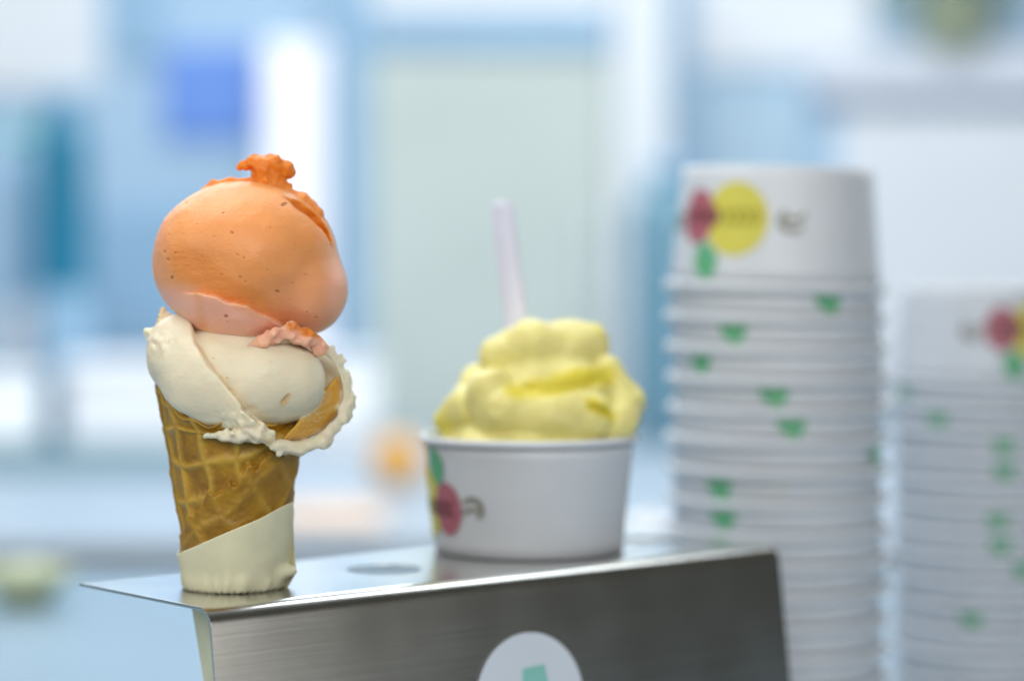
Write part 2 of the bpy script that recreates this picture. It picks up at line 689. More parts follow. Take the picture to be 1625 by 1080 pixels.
su, ss = panel_uv(841, 1108)
stk = link('sticker', panel_patch(su, ss, ell_pts(sr_x, sr_z, 64), 0.0004), M['sticker'], stand, False)
stk['label'] = 'round white sticker with a mint green mark on the front panel'
mu, ms_ = panel_uv(846, 1078)
link('printed_mark', panel_patch(mu, ms_, [(-0.007, 0.006), (-0.0055, -0.005), (0.0055, -0.0055), (0.0075, 0.006)], 0.0009), M['mint'], stk, False)
link('printed_mark', panel_patch(su, ss + 0.006, ell_pts(0.011, 0.009, 32), 0.0009), M['pink'], stk, False)


def stand_world(u, v, z):
    return Vector((corner.x, corner.y, 0)) + Matrix.Rotation(YAW, 3, 'Z') @ Vector((u, v, z))


# ------------------------------------------------------------------ ice cream cone
cone_c = stand_world(HOLES[0][0], HOLES[0][1], PLATE_Z)
S = F_PX / cone_c.y            # pixels per metre at the cone
CX, CY = 376.0, 0.0
q = (cone_c - Vector((0, 0, CAM_Z)))
# pixel row of the plate plane at the cone's axis, and column of the axis
fy = math.cos(PITCH) * q.y - math.sin(PITCH) * q.z
uy = math.sin(PITCH) * q.y + math.cos(PITCH) * q.z
AX_X = 812.5 + F_PX * q.x / fy
AX_Y = 540 - F_PX * uy / fy
print('cone axis at pixel', AX_X, AX_Y, 'yaw', math.degrees(YAW), 'len', LEN)
cone = thing('ice_cream_cone', 'waffle cone in a paper sleeve topped with orange and cream gelato scoops', 'ice cream',
             cone_c)
OPX = (AX_X, AX_Y)

SLOPE = 0.158
R0 = 0.0169                   # radius at the plate


def cone_r(z):
    return R0 + SLOPE * z


Z_TOP = (AX_Y - 596) / S
Z_TIP = -0.098
# -- waffle cone: rolled wafer with a raised grid, the outer wrap overlapping along a torn edge
NT, NZ = 560, 420
th = np.linspace(-math.pi, math.pi, NT, endpoint=False)     # 0 faces the viewer (-Y), grows to the right
zz = np.linspace(Z_TIP, Z_TOP, NZ)
TH, ZZ = np.meshgrid(th, zz, indexing='ij')
r_base = np.maximum(R0 + SLOPE * ZZ, 0.003)
apex = R0 / SLOPE
rho = (ZZ + apex) * math.sqrt(1 + SLOPE ** 2)
sinh = SLOPE / math.sqrt(1 + SLOPE ** 2)


def waffle(rot, cell, ofs):
    a = TH * sinh
    fx = rho * np.cos(a + rot)
    fyy = rho * np.sin(a + rot)
    wob = 0.0007 * np.sin(fx * 310 + 1.3) + 0.0006 * np.sin(fyy * 270 + fx * 120)
    p = (fx + fyy) / math.sqrt(2) + ofs + wob
    s_ = (fx - fyy) / math.sqrt(2) + ofs * 0.37 - wob
    d1 = np.abs((p / cell) % 1 - 0.5) * cell
    d2 = np.abs((s_ / cell) % 1 - 0.5) * cell
    w = 0.0017
    return np.maximum(np.exp(-(d1 / w) ** 2), np.exp(-(d2 / w) ** 2))


X_px = AX_X + S * r_base * np.sin(TH)
Y_px = AX_Y - S * ZZ
FRONT = np.cos(TH) > 0
# torn overlap edge in the photograph runs from upper right to lower left
ex = np.array([150, 262, 290, 318, 345, 362, 374, 391, 402, 420, 432, 446, 452, 600], float)
ey = np.array([905, 856, 836, 800, 771, 770, 762, 750, 735, 728, 716, 712, 690, 560], float)
ecurve = np.interp(X_px.ravel(), ex, ey).reshape(X_px.shape)
jag = 5.0 * np.sin(X_px * 0.19) + 3.0 * np.sin(X_px * 0.37 + 1) + 1.0 * np.sin(X_px * 0.9 + 2)
outer = np.where(FRONT, 1 / (1 + np.exp(-np.clip((Y_px - ecurve + jag) / 1.1, -30, 30))), 1.0)
side = np.clip((np.cos(TH) + 0.1) / 0.25, 0, 1)
outer = outer * side + (1 - side) * 1.0
w_in = waffle(0.98, 0.0138, 0.0031)
w_out = waffle(1.42, 0.0142, 0.0078)
fade = np.clip((Y_px - ecurve) / 40, 0, 1) * 0.35 + 0.65
rid = w_in * (1 - outer) + w_out * outer * 0.45 * fade
nz = np.array([[mnoise.noise((math.cos(t) * 3, math.sin(t) * 3, z * 110)) for z in zz] for t in th[::4]])
nz = np.repeat(nz, 4, axis=0)[:NT]
nz = (nz + np.roll(nz, 1, 0) + np.roll(nz, -1, 0) + np.roll(nz, 2, 0)) / 4
nf = np.array([[mnoise.noise((math.cos(t) * 12, math.sin(t) * 12, z * 600)) for z in zz] for t in th[::2]])
nf = np.repeat(nf, 2, axis=0)[:NT]
rr = r_base - 0.0029 - 0.002 * np.clip(-ZZ / 0.004, 0, 1) + 0.0012 * rid + 0.0027 * outer + 0.00055 * nz + 0.00022 * nf
toprag = 0.0016 * np.sin(th * 5) + 0.0009 * np.sin(th * 13 + 1)
zdisp = ZZ + (toprag[:, None] - 0.0148 * np.clip(np.cos(TH), 0, 1)) * np.clip((ZZ - Z_TOP + 0.02) / 0.02, 0, 1)
outer_v = np.stack([rr * np.sin(TH), -rr * np.cos(TH), zdisp], -1)
ri = np.maximum(rr - 0.0022, 0.0012)
NI = NZ // 4
inner_v = np.stack([ri * np.sin(TH), -ri * np.cos(TH), zdisp], -1)[:, ::4][:, :NI]
verts = list(map(tuple, outer_v.reshape(-1, 3))) + list(map(tuple, inner_v.reshape(-1, 3)))
faces = []
off = NT * NZ
ni = inner_v.shape[1]
for i in range(NT):
    j = (i + 1) % NT
    a, b = i * NZ, j * NZ
    faces += [(a + k, b + k, b + k + 1, a + k + 1) for k in range(NZ - 1)]
    a2, b2 = off + i * ni, off + j * ni
    faces += [(a2 + k + 1, b2 + k + 1, b2 + k, a2 + k) for k in range(ni - 1)]
    faces.append((a + NZ - 1, b + NZ - 1, b2 + ni - 1, a2 + ni - 1))
me = mesh_from(verts, faces, 'waffle')
at = me.attributes.new('ridge', 'FLOAT', 'POINT')
rv = np.concatenate([np.clip(rid, 0, 1).ravel(), np.zeros(NT * ni)])
at.data.foreach_set('value', rv.astype(np.float32))

m, nt, b = new_mat('baked_wafer')
tc = N(nt, 'ShaderNodeTexCoord')
n1 = N(nt, 'ShaderNodeTexNoise')
n1.inputs['Scale'].default_value = 90
n1.inputs['Detail'].default_value = 6
nt.links.new(tc.outputs['Object'], n1.inputs['Vector'])
r1 = N(nt, 'ShaderNodeValToRGB')
r1.color_ramp.elements[0].position, r1.color_ramp.elements[1].position = 0.28, 0.72
r1.color_ramp.elements[0].color = (0.22, 0.100, 0.004, 1)
r1.color_ramp.elements[1].color = (0.43, 0.235, 0.009, 1)
nt.links.new(n1.outputs['Fac'], r1.inputs['Fac'])
at_n = N(nt, 'ShaderNodeAttribute', attribute_name='ridge')
mx = N(nt, 'ShaderNodeMix', data_type='RGBA')
mx.inputs['B'].default_value = (0.60, 0.39, 0.055, 1)
fm = N(nt, 'ShaderNodeMath', operation='MULTIPLY')
fm.inputs[1].default_value = 0.6
nt.links.new(at_n.outputs['Fac'], fm.inputs[0])
nt.links.new(fm.outputs[0], mx.inputs['Factor'])
nt.links.new(r1.outputs['Color'], mx.inputs['A'])
nt.links.new(mx.outputs['Result'], b.inputs['Base Color'])
n2 = N(nt, 'ShaderNodeTexNoise')
n2.inputs['Scale'].default_value = 700
n2.inputs['Detail'].default_value = 5
nt.links.new(tc.outputs['Object'], n2.inputs['Vector'])
bu = N(nt, 'ShaderNodeBump')
bu.inputs['Strength'].default_value = 0.35
bu.inputs['Distance'].default_value = 0.0005
nt.links.new(n2.outputs['Fac'], bu.inputs['Height'])
nt.links.new(bu.outputs['Normal'], b.inputs['Normal'])
b.inputs['Roughness'].default_value = 0.5
b.inputs['Subsurface Weight'].default_value = 0.15
b.inputs['Subsurface Scale'].default_value = 0.002
b.inputs['Subsurface Radius'].default_value = (1, 0.5, 0.15)
M['wafer'] = m
wc = link('waffle_cone', me, M['wafer'], cone)
wc['label'] = 'golden baked waffle cone with raised grid and torn overlap'

# -- paper sleeve
NTS, NZS = 300, 110
tip_x = 462.0
sv = []
for i in range(NTS):
    t = -math.pi + 2 * math.pi * i / NTS
    # the slanting upper edge: low at the left silhouette, high at the right one
    s_ = math.sin(t)
    if math.cos(t) > 0:
        xs = AX_X + 92 * s_
        top = np.interp(xs, [280, 296, 330, 380, 420, 448, 460, 464, 468], [877, 867, 851, 829, 812, 797, 792, 815, 880])
    else:
        k = (s_ + 1) / 2
        top = 874 + 8 * k
    zt = (AX_Y - top) / S
    for k in range(NZS):
        f = k / (NZS - 1)
        z = zt + (-0.075 - zt) * f ** 1.15
        rad = cone_r(z) + 0.0011
        # pleats pushed out where the paper meets the hole
        pl = math.exp(-((z - 0.0022) / 0.0040) ** 2)
        fold = 0.5 + 0.5 * math.sin(t * 17 + 2.2 * math.sin(3 * t) + 1.5 * math.sin(5 * t + 1) + 0.6)
        fold *= 0.65 + 0.5 * mnoise.noise((math.cos(t) * 4, math.sin(t) * 4, z * 200))
        rad += pl * (0.0008 + 0.0015 * fold * (0.6 + 0.4 * math.sin(2.3 * t + 1)))
        up = math.exp(-((z - 0.012) / 0.010) ** 2)
        rad += up * 0.0005 * (1 + math.sin(t * 4 + 0.5)) + 0.00045 * mnoise.noise((math.cos(t) * 2, math.sin(t) * 2, z * 90))
        if z > 0:
            # the paper stands a little off the cone on the right
            rad += 0.0003 * max(0, s_) * min(1, z / 0.02)
        if z < 0.0002:
            rad = min(rad, R0 - 0.0002 + SLOPE * min(z, 0) + 0.0003 * math.sin(t * 9))
        if math.exp(-((t - 1.45) / 0.28) ** 2) > 0.05 and 0 < z < 0.009:
            rad += 0.0042 * math.exp(-((t - 1.45) / 0.28) ** 2) * math.exp(-((z - 0.0062) / 0.0024) ** 2)
        sv.append((rad * math.sin(t), -rad * math.cos(t), z))
sf = []
for i in range(NTS):
    j = (i + 1) % NTS
    sf += [(i * NZS + k + 1, j * NZS + k + 1, j * NZS + k, i * NZS + k) for k in range(NZS - 1)]
sl = link('paper_sleeve', mesh_from(sv, sf, 'sleeve'), M['sleeve'], cone)
so = sl.modifiers.new('thickness', 'SOLIDIFY')
so.thickness = 0.00025
sl['label'] = 'cream paper sleeve with slanted top edge and pleated foot'

# -- orange scoop
F = Field(228, 576, 232, 566, -150, 160, 1.8)
main = F.ell((391, 411, 0), (145, 127, 140))
n_big = F.noise(46, 1)
n_mid = F.noise(17, 2)
n_sm = F.noise(8, 3)
n_xs = F.noise(5, 4)
main = main + n_big * 4.0 + n_mid * 0.5
lobe = F.ell((487, 456, 4), (66, 72, 100)) + n_big * 3
core = smin(main, lobe, 13)
# scraped flat on the face of the ball
scr = (F.W + 131) * -0.93 + (F.Y - 430) * 0.22 + (F.X - 330) * -0.28 + 3
core = smax(core, scr, 22)
# folded lip along the lower left
EDGE = [(228, 432), (270, 452), (300, 458), (340, 463), (362, 466), (378, 474), (395, 477), (408, 480), (420, 489), (436, 497), (455, 510), (470, 540), (600, 620)]
edge = F.curve(EDGE)
thick = np.interp(F.X[:, 0, 0], [300, 325, 350, 410, 470], [0, 2.5, 6.5, 13.0, 9]).astype(np.float32)[:, None, None]
lip = smax(main - thick + n_mid * 0.8, edge - F.Y + n_mid * 2.2 + n_sm * 1.2, 3.0)
lip = smax(lip, F.W - 30, 8)
d = np.minimum(core, lip)
# under-cut crease below the face on the right
crease = F.chain([(458, 503, -124, 6), (478, 508, -116, 9), (500, 515, -100, 9), (522, 524, -76, 6)])
d = smax(d, -crease, 3)
# ragged frill squeezed out under the ball
frill = F.chain([(404, 544, -98, 4), (424, 538, -100, 8), (446, 528, -100, 11), (468, 522, -96, 12), (494, 530, -84, 13), (514, 547, -62, 12)], 8)
frill = frill + n_mid * 3.0 + n_sm * 5.0 + n_xs * 3.5
d = np.minimum(d, frill)
# groove and thin rim on the upper right
gpath = [(464, 310, -54, 5), (483, 324, -50, 11), (502, 346, -40, 14), (516, 370, -30, 12), (525, 394, -22, 5)]
rim = F.chain([(458, 302, -8, 6), (484, 313, -10, 9), (505, 336, -8, 11), (516, 362, -8, 9), (522, 388, -6, 6)], 5) + n_mid * 1.6 + n_sm * 2.0
d = smin(d, rim, 3)
groove = F.chain(gpath) + n_sm * 1.8
d = smax(d, -groove, 2.5)
# edge ridge on the upper left
ridge = F.chain([(326, 299, -2, 4), (340, 291, 0, 6), (370, 286, 0, 6), (408, 286, 0, 6)]) + n_sm * 2.0
d = smin(d, ridge, 2)
# torn peak
peak = F.chain([(384, 265, 0, 7), (394, 260, 0, 10), (404, 256, 0, 13), (418, 263, 2, 17), (440, 266, 2, 18), (454, 266, 0, 15), (460, 262, -2, 9)], 6)
peak = smin(peak, F.chain([(420, 270, 2, 17), (428, 292, 2, 21), (446, 296, 0, 17)], 5), 5)
peak = peak + n_mid * 3.5 + n_sm * 5.0 + n_xs * 2.5
peak = smax(peak, -F.chain([(404, 297, -30, 5), (406, 293, -10, 5)]), 2)
d = smin(d, peak, 2)
d = d + n_mid * 0.45 + n_sm * 0.2
v, f = F.mesh(d, 'orange')
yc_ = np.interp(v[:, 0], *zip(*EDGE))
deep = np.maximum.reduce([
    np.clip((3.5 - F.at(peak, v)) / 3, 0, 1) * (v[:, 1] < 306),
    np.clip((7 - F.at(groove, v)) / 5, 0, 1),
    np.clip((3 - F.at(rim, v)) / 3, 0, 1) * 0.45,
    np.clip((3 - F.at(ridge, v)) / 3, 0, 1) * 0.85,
    np.clip((7 - F.at(crease, v)) / 5, 0, 1) * 0.95,  # carved crease darkened in the colour
    near_path(v, [(300, 412, -112), (322, 420, -122), (345, 432, -128)], 34) * 0.42,  # soft dark smear: shading on the face put into the colour
    near_path(v, [(360, 448, -132), (410, 470, -128), (448, 490, -122)], 26) * 0.45,  # hollow above the lip, its shade painted in
])
pink = np.clip((4 - F.at(lip, v)) / 4, 0, 1) * np.clip((v[:, 1] - yc_ + 3) / 5, 0, 1) * np.clip((v[:, 0] - 315) / 30, 0, 1)
pink = np.maximum(pink, np.clip((v[:, 1] - yc_ + 16) / 30, 0, 1) * np.clip((350 - v[:, 0]) / 30, 0, 1) * (v[:, 2] < 60))
pink = np.maximum(pink, np.clip((4 - F.at(frill, v)) / 4, 0, 1) * 0.9)
pink = np.maximum(pink, np.clip((v[:, 0] - 506) / 30, 0, 1) * 0.75 * np.clip((v[:, 1] - 375) / 60, 0, 1))  # paler right edge: rim light put into the colour
pink = np.maximum(pink, np.clip((300 - v[:, 0]) / 60, 0, 1) * 0.5)  # paler left edge, rim light painted likewise
pink = np.maximum(pink, np.clip((v[:, 1] - 400) / 140, 0, 1) * np.clip((v[:, 0] - 430) / 60, 0, 1) * 0.6)
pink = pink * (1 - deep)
speck = np.zeros(len(v))
srg = np.random.default_rng(5)
SPK = [(386, 368, 3), (276, 397, 3.2), (295, 399, 2.6), (282, 409, 3.4), (288, 437, 3.6), (369, 432, 2.2), (398, 436, 2.8), (404, 407, 2.2), (395, 402, 2),
       (453, 458, 3.6), (406, 443, 2.2), (358, 374, 1.6), (282, 371, 1.8), (308, 370, 1.6), (443, 360, 2), (370, 338, 2.4), (304, 321, 2.6), (496, 491, 2.2),
       (509, 499, 2.6), (475, 445, 2), (374, 496, 4), (346, 462, 1.8), (495, 432, 2), (460, 324, 5), (330, 355, 1.5), (425, 400, 1.5), (340, 405, 2), (440, 425, 1.7)]
SPK += [(srg.uniform(265, 520), srg.uniform(305, 510), srg.uniform(1.0, 1.9)) for _ in range(9)]
for x, y, r_ in SPK:
    a = srg.uniform(-0.6, 0.6)
    dx, dy = v[:, 0] - x, v[:, 1] - y
    u_, w_ = dx * math.cos(a) + dy * math.sin(a), -dx * math.sin(a) + dy * math.cos(a)
    q_ = np.sqrt((u_ / 1.35) ** 2 + (w_ / 0.85) ** 2)
    speck = np.maximum(speck, np.clip((r_ * 0.72 + 0.7 - q_) / 1.8, 0, 1) * (v[:, 2] < 0) * min(1, 0.25 + r_ / 5))
v[:, 2] += speck * 2.0
orange_scoop = field_object('gelato_scoop', v, f, M['orange'], cone, OPX, S, (0, 0, 0), {'deep_tone': deep, 'pale_zone': pink, 'speck': speck})
orange_scoop['label'] = 'orange fruit gelato scoop with torn peak and pink folded lip'
nt = M['orange'].node_tree
bs = nt.nodes['Principled BSDF']
src = bs.inputs['Base Color'].links[0].from_socket
pa = N(nt, 'ShaderNodeAttribute', attribute_name='pale_zone')
pm = N(nt, 'ShaderNodeMix', data_type='RGBA')
pm.inputs['B'].default_value = (0.95, 0.52, 0.41, 1)
fm = N(nt, 'ShaderNodeMath', operation='MULTIPLY')
fm.inputs[1].default_value = 0.85
nt.links.new(pa.outputs['Fac'], fm.inputs[0])
nt.links.new(fm.outputs[0], pm.inputs['Factor'])
nt.links.new(src, pm.inputs['A'])
sa = N(nt, 'ShaderNodeAttribute', attribute_name='speck')
sm_ = N(nt, 'ShaderNodeMix', data_type='RGBA')
sm_.inputs['B'].default_value = (0.33, 0.11, 0.015, 1)
fs_ = N(nt, 'ShaderNodeMath', operation='MULTIPLY')
fs_.inputs[1].default_value = 0.8
nt.links.new(sa.outputs['Fac'], fs_.inputs[0])
nt.links.new(fs_.outputs[0], sm_.inputs['Factor'])
nt.links.new(pm.outputs['Result'], sm_.inputs['A'])
nt.links.new(sm_.outputs['Result'], bs.inputs['Base Color'])

# -- cream scoop
F = Field(218, 582, 476, 730, -150, 150, 1.9)
n_big = F.noise(46, 21)
n_mid = F.noise(17, 22)
n_sm = F.noise(8, 23)
n_xs = F.noise(5, 24)
fill = F.ell((382, 588, 0), (122, 84, 122))
lobe = F.chain([(384, 592, -56, 60), (420, 600, -66, 63), (459, 600, -54, 63)], 20) + n_big * 4.0 + n_mid * 1.0
petal = F.chain([(302, 560, -16, 68), (350, 596, -56, 78), (420, 634, -80, 62)], 26) + n_big * 4.0 + n_mid * 1.0
# petal ends along the diagonal crease
exs = np.array([300, 324, 340, 352, 372, 395, 400, 420, 436, 445], float)
eys = np.array([480, 538, 560, 577, 600, 627, 641, 656, 676, 700], float)
xc = np.interp(F.Y[0, :, 0], eys, exs).astype(np.float32)[None, :, None]
petal = smax(petal, (F.X - xc) * 0.8 + n_mid * 1.5 + n_sm * 0.8, 4)
low = F.curve([(218, 585), (240, 600), (270, 625), (300, 646), (350, 676), (380, 690), (440, 695), (600, 700)])
petal = smax(petal, (F.Y - low) * 0.8 + n_mid * 2.0 + n_sm * 2.0, 7)
fill = smax(fill, (F.Y - low) * 0.8, 7)
d = np.minimum(petal, smin(lobe, fill, 4))
# ragged white shelf below the petal
shelf = F.chain([(340, 680, -106, 3), (366, 684, -112, 6), (396, 680, -118, 10), (424, 674, -118, 15), (438, 682, -110, 10)], 6)
shelf = shelf + n_mid * 3.0 + n_sm * 4.0 + n_xs * 3.0
d = smin(d, shelf, 2.0)
# caramel-coloured layer showing round the right lobe
saucer = (np.sqrt(((F.X - 464) / 88) ** 2 + ((F.Y - 620) / 73) ** 2 + ((F.W - (-88 + (F.X - 440) * 0.74)) / 26) ** 2) - 1) * 26 + n_mid * 0.6
saucer = smax(saucer, (668 - F.Y - (F.X - 475) * 1.2) * 0.6 + n_mid * 1.5, 4)
d = np.minimum(d, saucer)
# torn frill outside it
ang = np.arctan2(F.Y - 618, F.X - 462) + 0 * F.W
rad2 = np.sqrt(((F.X - 462) / 1.06) ** 2 + ((F.Y - 618) / 0.97) ** 2) + 0 * F.W
edge_r = 95 + n_big * 7 + n_mid * 8 + n_sm * 8 + n_xs * 5
wc_ = -102 + (F.X - 440) * 0.74 + (F.Y - 618) * -0.10 + n_big * 7 + n_mid * 4
fr = smax(np.abs(F.W - wc_) * 0.8 - (9 + n_mid * 4 + n_sm * 2.5), rad2 - edge_r, 5)
fr = smax(fr, (446 - F.X) + n_mid * 5 + n_sm * 4, 4)
fr = smax(fr, 81 - rad2 + n_mid * 3 + n_sm * 2, 5)
curl = F.chain([(452, 697, -100, 7), (484, 704, -80, 9), (518, 694, -56, 9), (547, 662, -34, 8), (559, 628, -20, 7)], 6) + n_big * 5 + n_mid * 6 + n_sm * 5
fr = smin(fr, curl, 4)
d = smin(d, fr, 1.5)
back = F.chain([(470, 560, 50, 34), (530, 610, 40, 26), (500, 660, 30, 30)], 10) + n_mid * 3
d = smin(d, back, 4)
# flakes on the upper left
wi = F.chain([(236, 522, -14, 7), (246, 526, -16, 12), (262, 532, -18, 16), (286, 536, -20, 16)], 4) + n_sm * 4 + n_xs * 3
wi2 = F.chain([(258, 490, 20, 7), (261, 506, 14, 13), (276, 522, 8, 18), (300, 530, 0, 18)], 4) + n_sm * 4 + n_xs * 3
wi = np.minimum(wi, wi2)
d = smin(d, wi, 2.5)
# small torn cavity and pits in the smooth lobe
cav = F.chain([(472, 618, -116, 2.5), (464, 630, -117, 4.5), (460, 640, -116, 3.0), (457, 648, -115, 2.5)], 2) + n_xs * 2.5 + n_sm * 1.5
d = smax(d, -cav, 1.2)
tear = np.exp(-(((F.X - 392) / 34) ** 2 + ((F.Y - 654) / 20) ** 2)) + np.exp(-(((F.X - 262) / 26) ** 2 + ((F.Y - 540) / 16) ** 2)) + 0 * F.W
d = d + n_mid * 0.5 + n_sm * 0.35 + tear * (n_sm * 2.2 + n_xs * 2.6)
v, f = F.mesh(d, 'cream')
dv = F.at(d, v)
ochre = np.clip((2.5 - F.at(saucer, v)) / 2.5, 0, 1) * np.clip((F.at(fr, v) - 1) / 5, 0, 1) * np.clip((F.at(lobe, v) - 0.5) / 2, 0, 1) * np.clip((F.at(shelf, v) - 1) / 4, 0, 1)
ochre = np.maximum(ochre, near_path(v, [(326, 541, -92), (352, 577, -116), (400, 637, -128), (440, 690, -118)], 7) * 0.4)  # petal crease darkened in the colour
ochre = np.maximum(ochre, np.clip((4 - F.at(wi2, v)) / 4, 0, 1) * 0.45)
ochre = np.maximum(ochre, np.clip((3 - F.at(cav, v)) / 3, 0, 1) * 0.6)  # recess of the cavity tinted darker
for x, y, r_ in ((354, 561, 1.2), (376, 591, 1.3), (381, 565, 0.6), (372, 640, 0.8), (385, 648, 0.9), (392, 660, 0.7), (444, 566, 0.6)):
    q_ = np.hypot((v[:, 0] - x) / 1.2, v[:, 1] - y)
    ochre = np.maximum(ochre, np.clip((r_ + 0.9 - q_) / 1.6, 0, 1) * (v[:, 2] < -20) * 0.8)
cream_scoop = field_object('gelato_scoop', v, f, M['cream'], cone, OPX, S, (0, 0, 0), {'deep_tone': ochre})
cream_scoop['label'] = 'folded cream gelato scoop with caramel ribbon and torn frill'


# ------------------------------------------------------------------ paper cups
def cup_meshes(r_rim, r_top, r_bot, h, bead):
    """upright cup on z = 0: one wall with inside and floor, and the rolled rim"""
    t = 0.0006
    body = [(0, 0.0045), (r_bot - 0.0022, 0.0045), (r_bot - 0.0018, 0.0), (r_bot - 0.0006, 0.0), (r_bot, 0.0004)]
    n = 10
    for i in range(1, n + 1):
        body.append((r_bot + (r_top - r_bot) * i / n, 0.0004 + (h - bead - 0.0004) * i / n))
    body += [(r_top - t, h - bead)]
    for i in range(n, -1, -1):
        body.append((r_bot - t + (r_top - r_bot) * i / n, 0.0050 + (h - bead - 0.0050) * i / n))
    body.append((0, 0.0050))
    rim = []
    rc = (r_rim + r_top - t) / 2
    rw = (r_rim - r_top + t) / 2
    for i in range(13):
        a = 2 * math.pi * i / 12
        rim.append((rc + rw * math.cos(a), h - bead * 0.5 + bead * 0.5 * math.sin(a)))
    return lathe(body, 96), lathe(rim, 96)


def wrap_patch(pts, ang0, h0, rt, rb, h, off, sub=1):
    """2-D outline (metres, x to the right seen upright from outside, y up) laid on the cup wall; ang 0 faces -Y"""
    bm = bmesh.new()
    vs = [bm.verts.new((x, y, 0)) for x, y in pts]
    bm.faces.new(vs)
    bmesh.ops.triangulate(bm, faces=bm.faces[:])
    if sub:
        bmesh.ops.subdivide_edges(bm, edges=[e for e in bm.edges if e.calc_length() > 0.004], cuts=3, use_grid_fill=True)
        bmesh.ops.triangulate(bm, faces=bm.faces[:])
    rm = (rt + rb) / 2
    for v_ in bm.verts:
        x, y = v_.co.x, v_.co.y
        z = h0 + y
        r_ = rb + (rt - rb) * z / h + off
        a = ang0 + x / rm
        v_.co = Vector((r_ * math.sin(a), -r_ * math.cos(a), z))
    bmesh.ops.recalc_face_normals(bm, faces=bm.faces[:])
    me_ = bpy.data.meshes.new('print')
    bm.to_mesh(me_)
    bm.free()
    return me_


def stroke_pts(path, w):
    """outline of a brush stroke with tapering ends"""
    L, Rr = [], []
    n = len(path)
    for i, (x, y) in enumerate(path):
        x0, y0 = path[max(0, i - 1)]
        x1, y1 = path[min(n - 1, i + 1)]
        dx, dy = x1 - x0, y1 - y0
        l = math.hypot(dx, dy) + 1e-9
        ww = w * (0.45 + 0.55 * math.sin(math.pi * (i + 0.5) / n))
        L.append((x - dy / l * ww, y + dx / l * ww))
        Rr.append((x + dy / l * ww, y - dx / l * ww))
    return L + Rr[::-1]


def arc(cx, cy, rx, ry, a0, a1, n=14):
    return [(cx + rx * math.cos(R(a0 + (a1 - a0) * i / n)), cy + ry * math.sin(R(a0 + (a1 - a0) * i / n))) for i in range(n + 1)]


class CupKind:
    def __init__(s, r_rim, r_top, r_bot, h, bead, k):
        s.h = h
        s.body, s.rim = cup_meshes(r_rim, r_top, r_bot, h, bead)
        H = h - bead
        args = (r_top, r_bot, H)
        # logo: yellow fruit, berry on its right, leaf above between them, brush lettering across
        yc = h * 0.42
        s.prints = []

        def add(nm, mat, pts, cx, cy, lay, sub=1):
            me_ = wrap_patch([(cx + x, cy + y) for x, y in pts], 0, 0, *args, 0.00012 * lay + 0.0002, sub)
            me_.materials.append(M[mat])
            s.prints.append((nm, me_))
        add('yellow_fruit', 'yellow', ell_pts(0.0160 * k, 0.0172 * k, 40), 0, yc, 1)
        add('berry', 'pink', ell_pts(0.0105 * k, 0.0128 * k, 36), 0.0215 * k, yc - 0.001, 2)
        add('leaf', 'leaf', leaf_pts(0.0068 * k, 0.0195 * k, 14, rot=0.28), 0.0145 * k, h * 0.755, 3)
        # lettering: bold strokes, darker where they cross the fruit
        base = yc - 0.001
        for nm, mat, x0, x1 in (('lettering', 'yellow_dark', -0.0125 * k, 0.0075 * k), ('lettering', 'pink_dark', 0.0085 * k, 0.0275 * k)):
            n = 4
            w = (x1 - x0) / n
            for i in range(n):
                cx = x0 + w * (i + 0.5)
                add(nm, mat, stroke_pts(arc(cx, base, w * 0.36, 0.0030 * k, 40, 330), 0.0012 * k), 0, 0, 4, 0)
        for sgn in (-1, 1):
            xo = 0.0385 * k if sgn > 0 else -0.0270 * k
            add('lettering', 'ink', stroke_pts(arc(xo, base + 0.001 * k, 0.0056 * k, 0.0048 * k, 150, -60), 0.0015 * k), 0, 0, 4, 0)
            add('lettering', 'ink', stroke_pts(arc(xo + 0.0005, base - 0.002 * k, 0.0062 * k, 0.0028 * k, 20, 190), 0.0011 * k), 0, 0, 4, 0)

    def build(s, name, label, loc, spin, group=None, upside=False, tilt=(0, 0)):
        t = thing(name, label, 'paper cup', loc, 0, group)
        if upside:
            t.rotation_euler = (math.pi + tilt[0], tilt[1], spin)
        else:
            t.rotation_euler = (tilt[0], tilt[1], spin)
        link('cup_wall', s.body, M['paper'], t)
        link('rolled_rim', s.rim, M['paper'], t)
        for nm, me_ in s.prints:
            link(nm, me_, None, t, False)
        return t


SMALL = CupKind(0.0466, 0.0441, 0.0396, 0.0487, 0.0034, 0.86)
LARGE = CupKind(0.0535, 0.0500, 0.0455, 0.0590, 0.0050, 1.0)

cup_c = on_plane(839, 871, PLATE_Z)
print('cup', cup_c)
gcup = SMALL.build('gelato_cup', 'small white paper cup of lemon gelato standing on the steel stand', cup_c + Vector((0, 0, 0.0003)), R(-79))

# -- lemon gelato in the cup
SC = F_PX / cup_c.y
cb = cup_c - Vector((0, 0, CAM_Z))
fy = math.cos(PITCH) * cb.y - math.sin(PITCH) * cb.z
uy = math.sin(PITCH) * cb.y + math.cos(PITCH) * cb.z
CPX = (812.5 + F_PX * cb.x / fy, 540 - F_PX * uy / fy)
F = Field(660, 1030, 486, 800, -180, 180, 3.0)
n_big = F.noise(60, 41)
n_mid = F.noise(24, 42)
n_sm = F.noise(11, 43)
fill = F.ell((842, 718, 0), (149, 80, 149))
fill = smax(fill, F.Y - 770, 10)
body = F.ell((868, 628, 0), (112, 76, 108)) + n_big * 5
top = F.chain([(792, 566, -20, 36), (845, 548, -30, 40), (905, 552, -10, 38), (936, 548, 0, 32)], 14) + n_big * 4
ledge = F.chain([(780, 622, -70, 44), (800, 650, -85, 44), (870, 655, -98, 40), (930, 660, -80, 40)], 16) + n_big * 4 + n_mid * 2
right = F.chain([(960, 590, -20, 30), (985, 640, -20, 34), (972, 668, -60, 36)], 12) + n_mid * 3
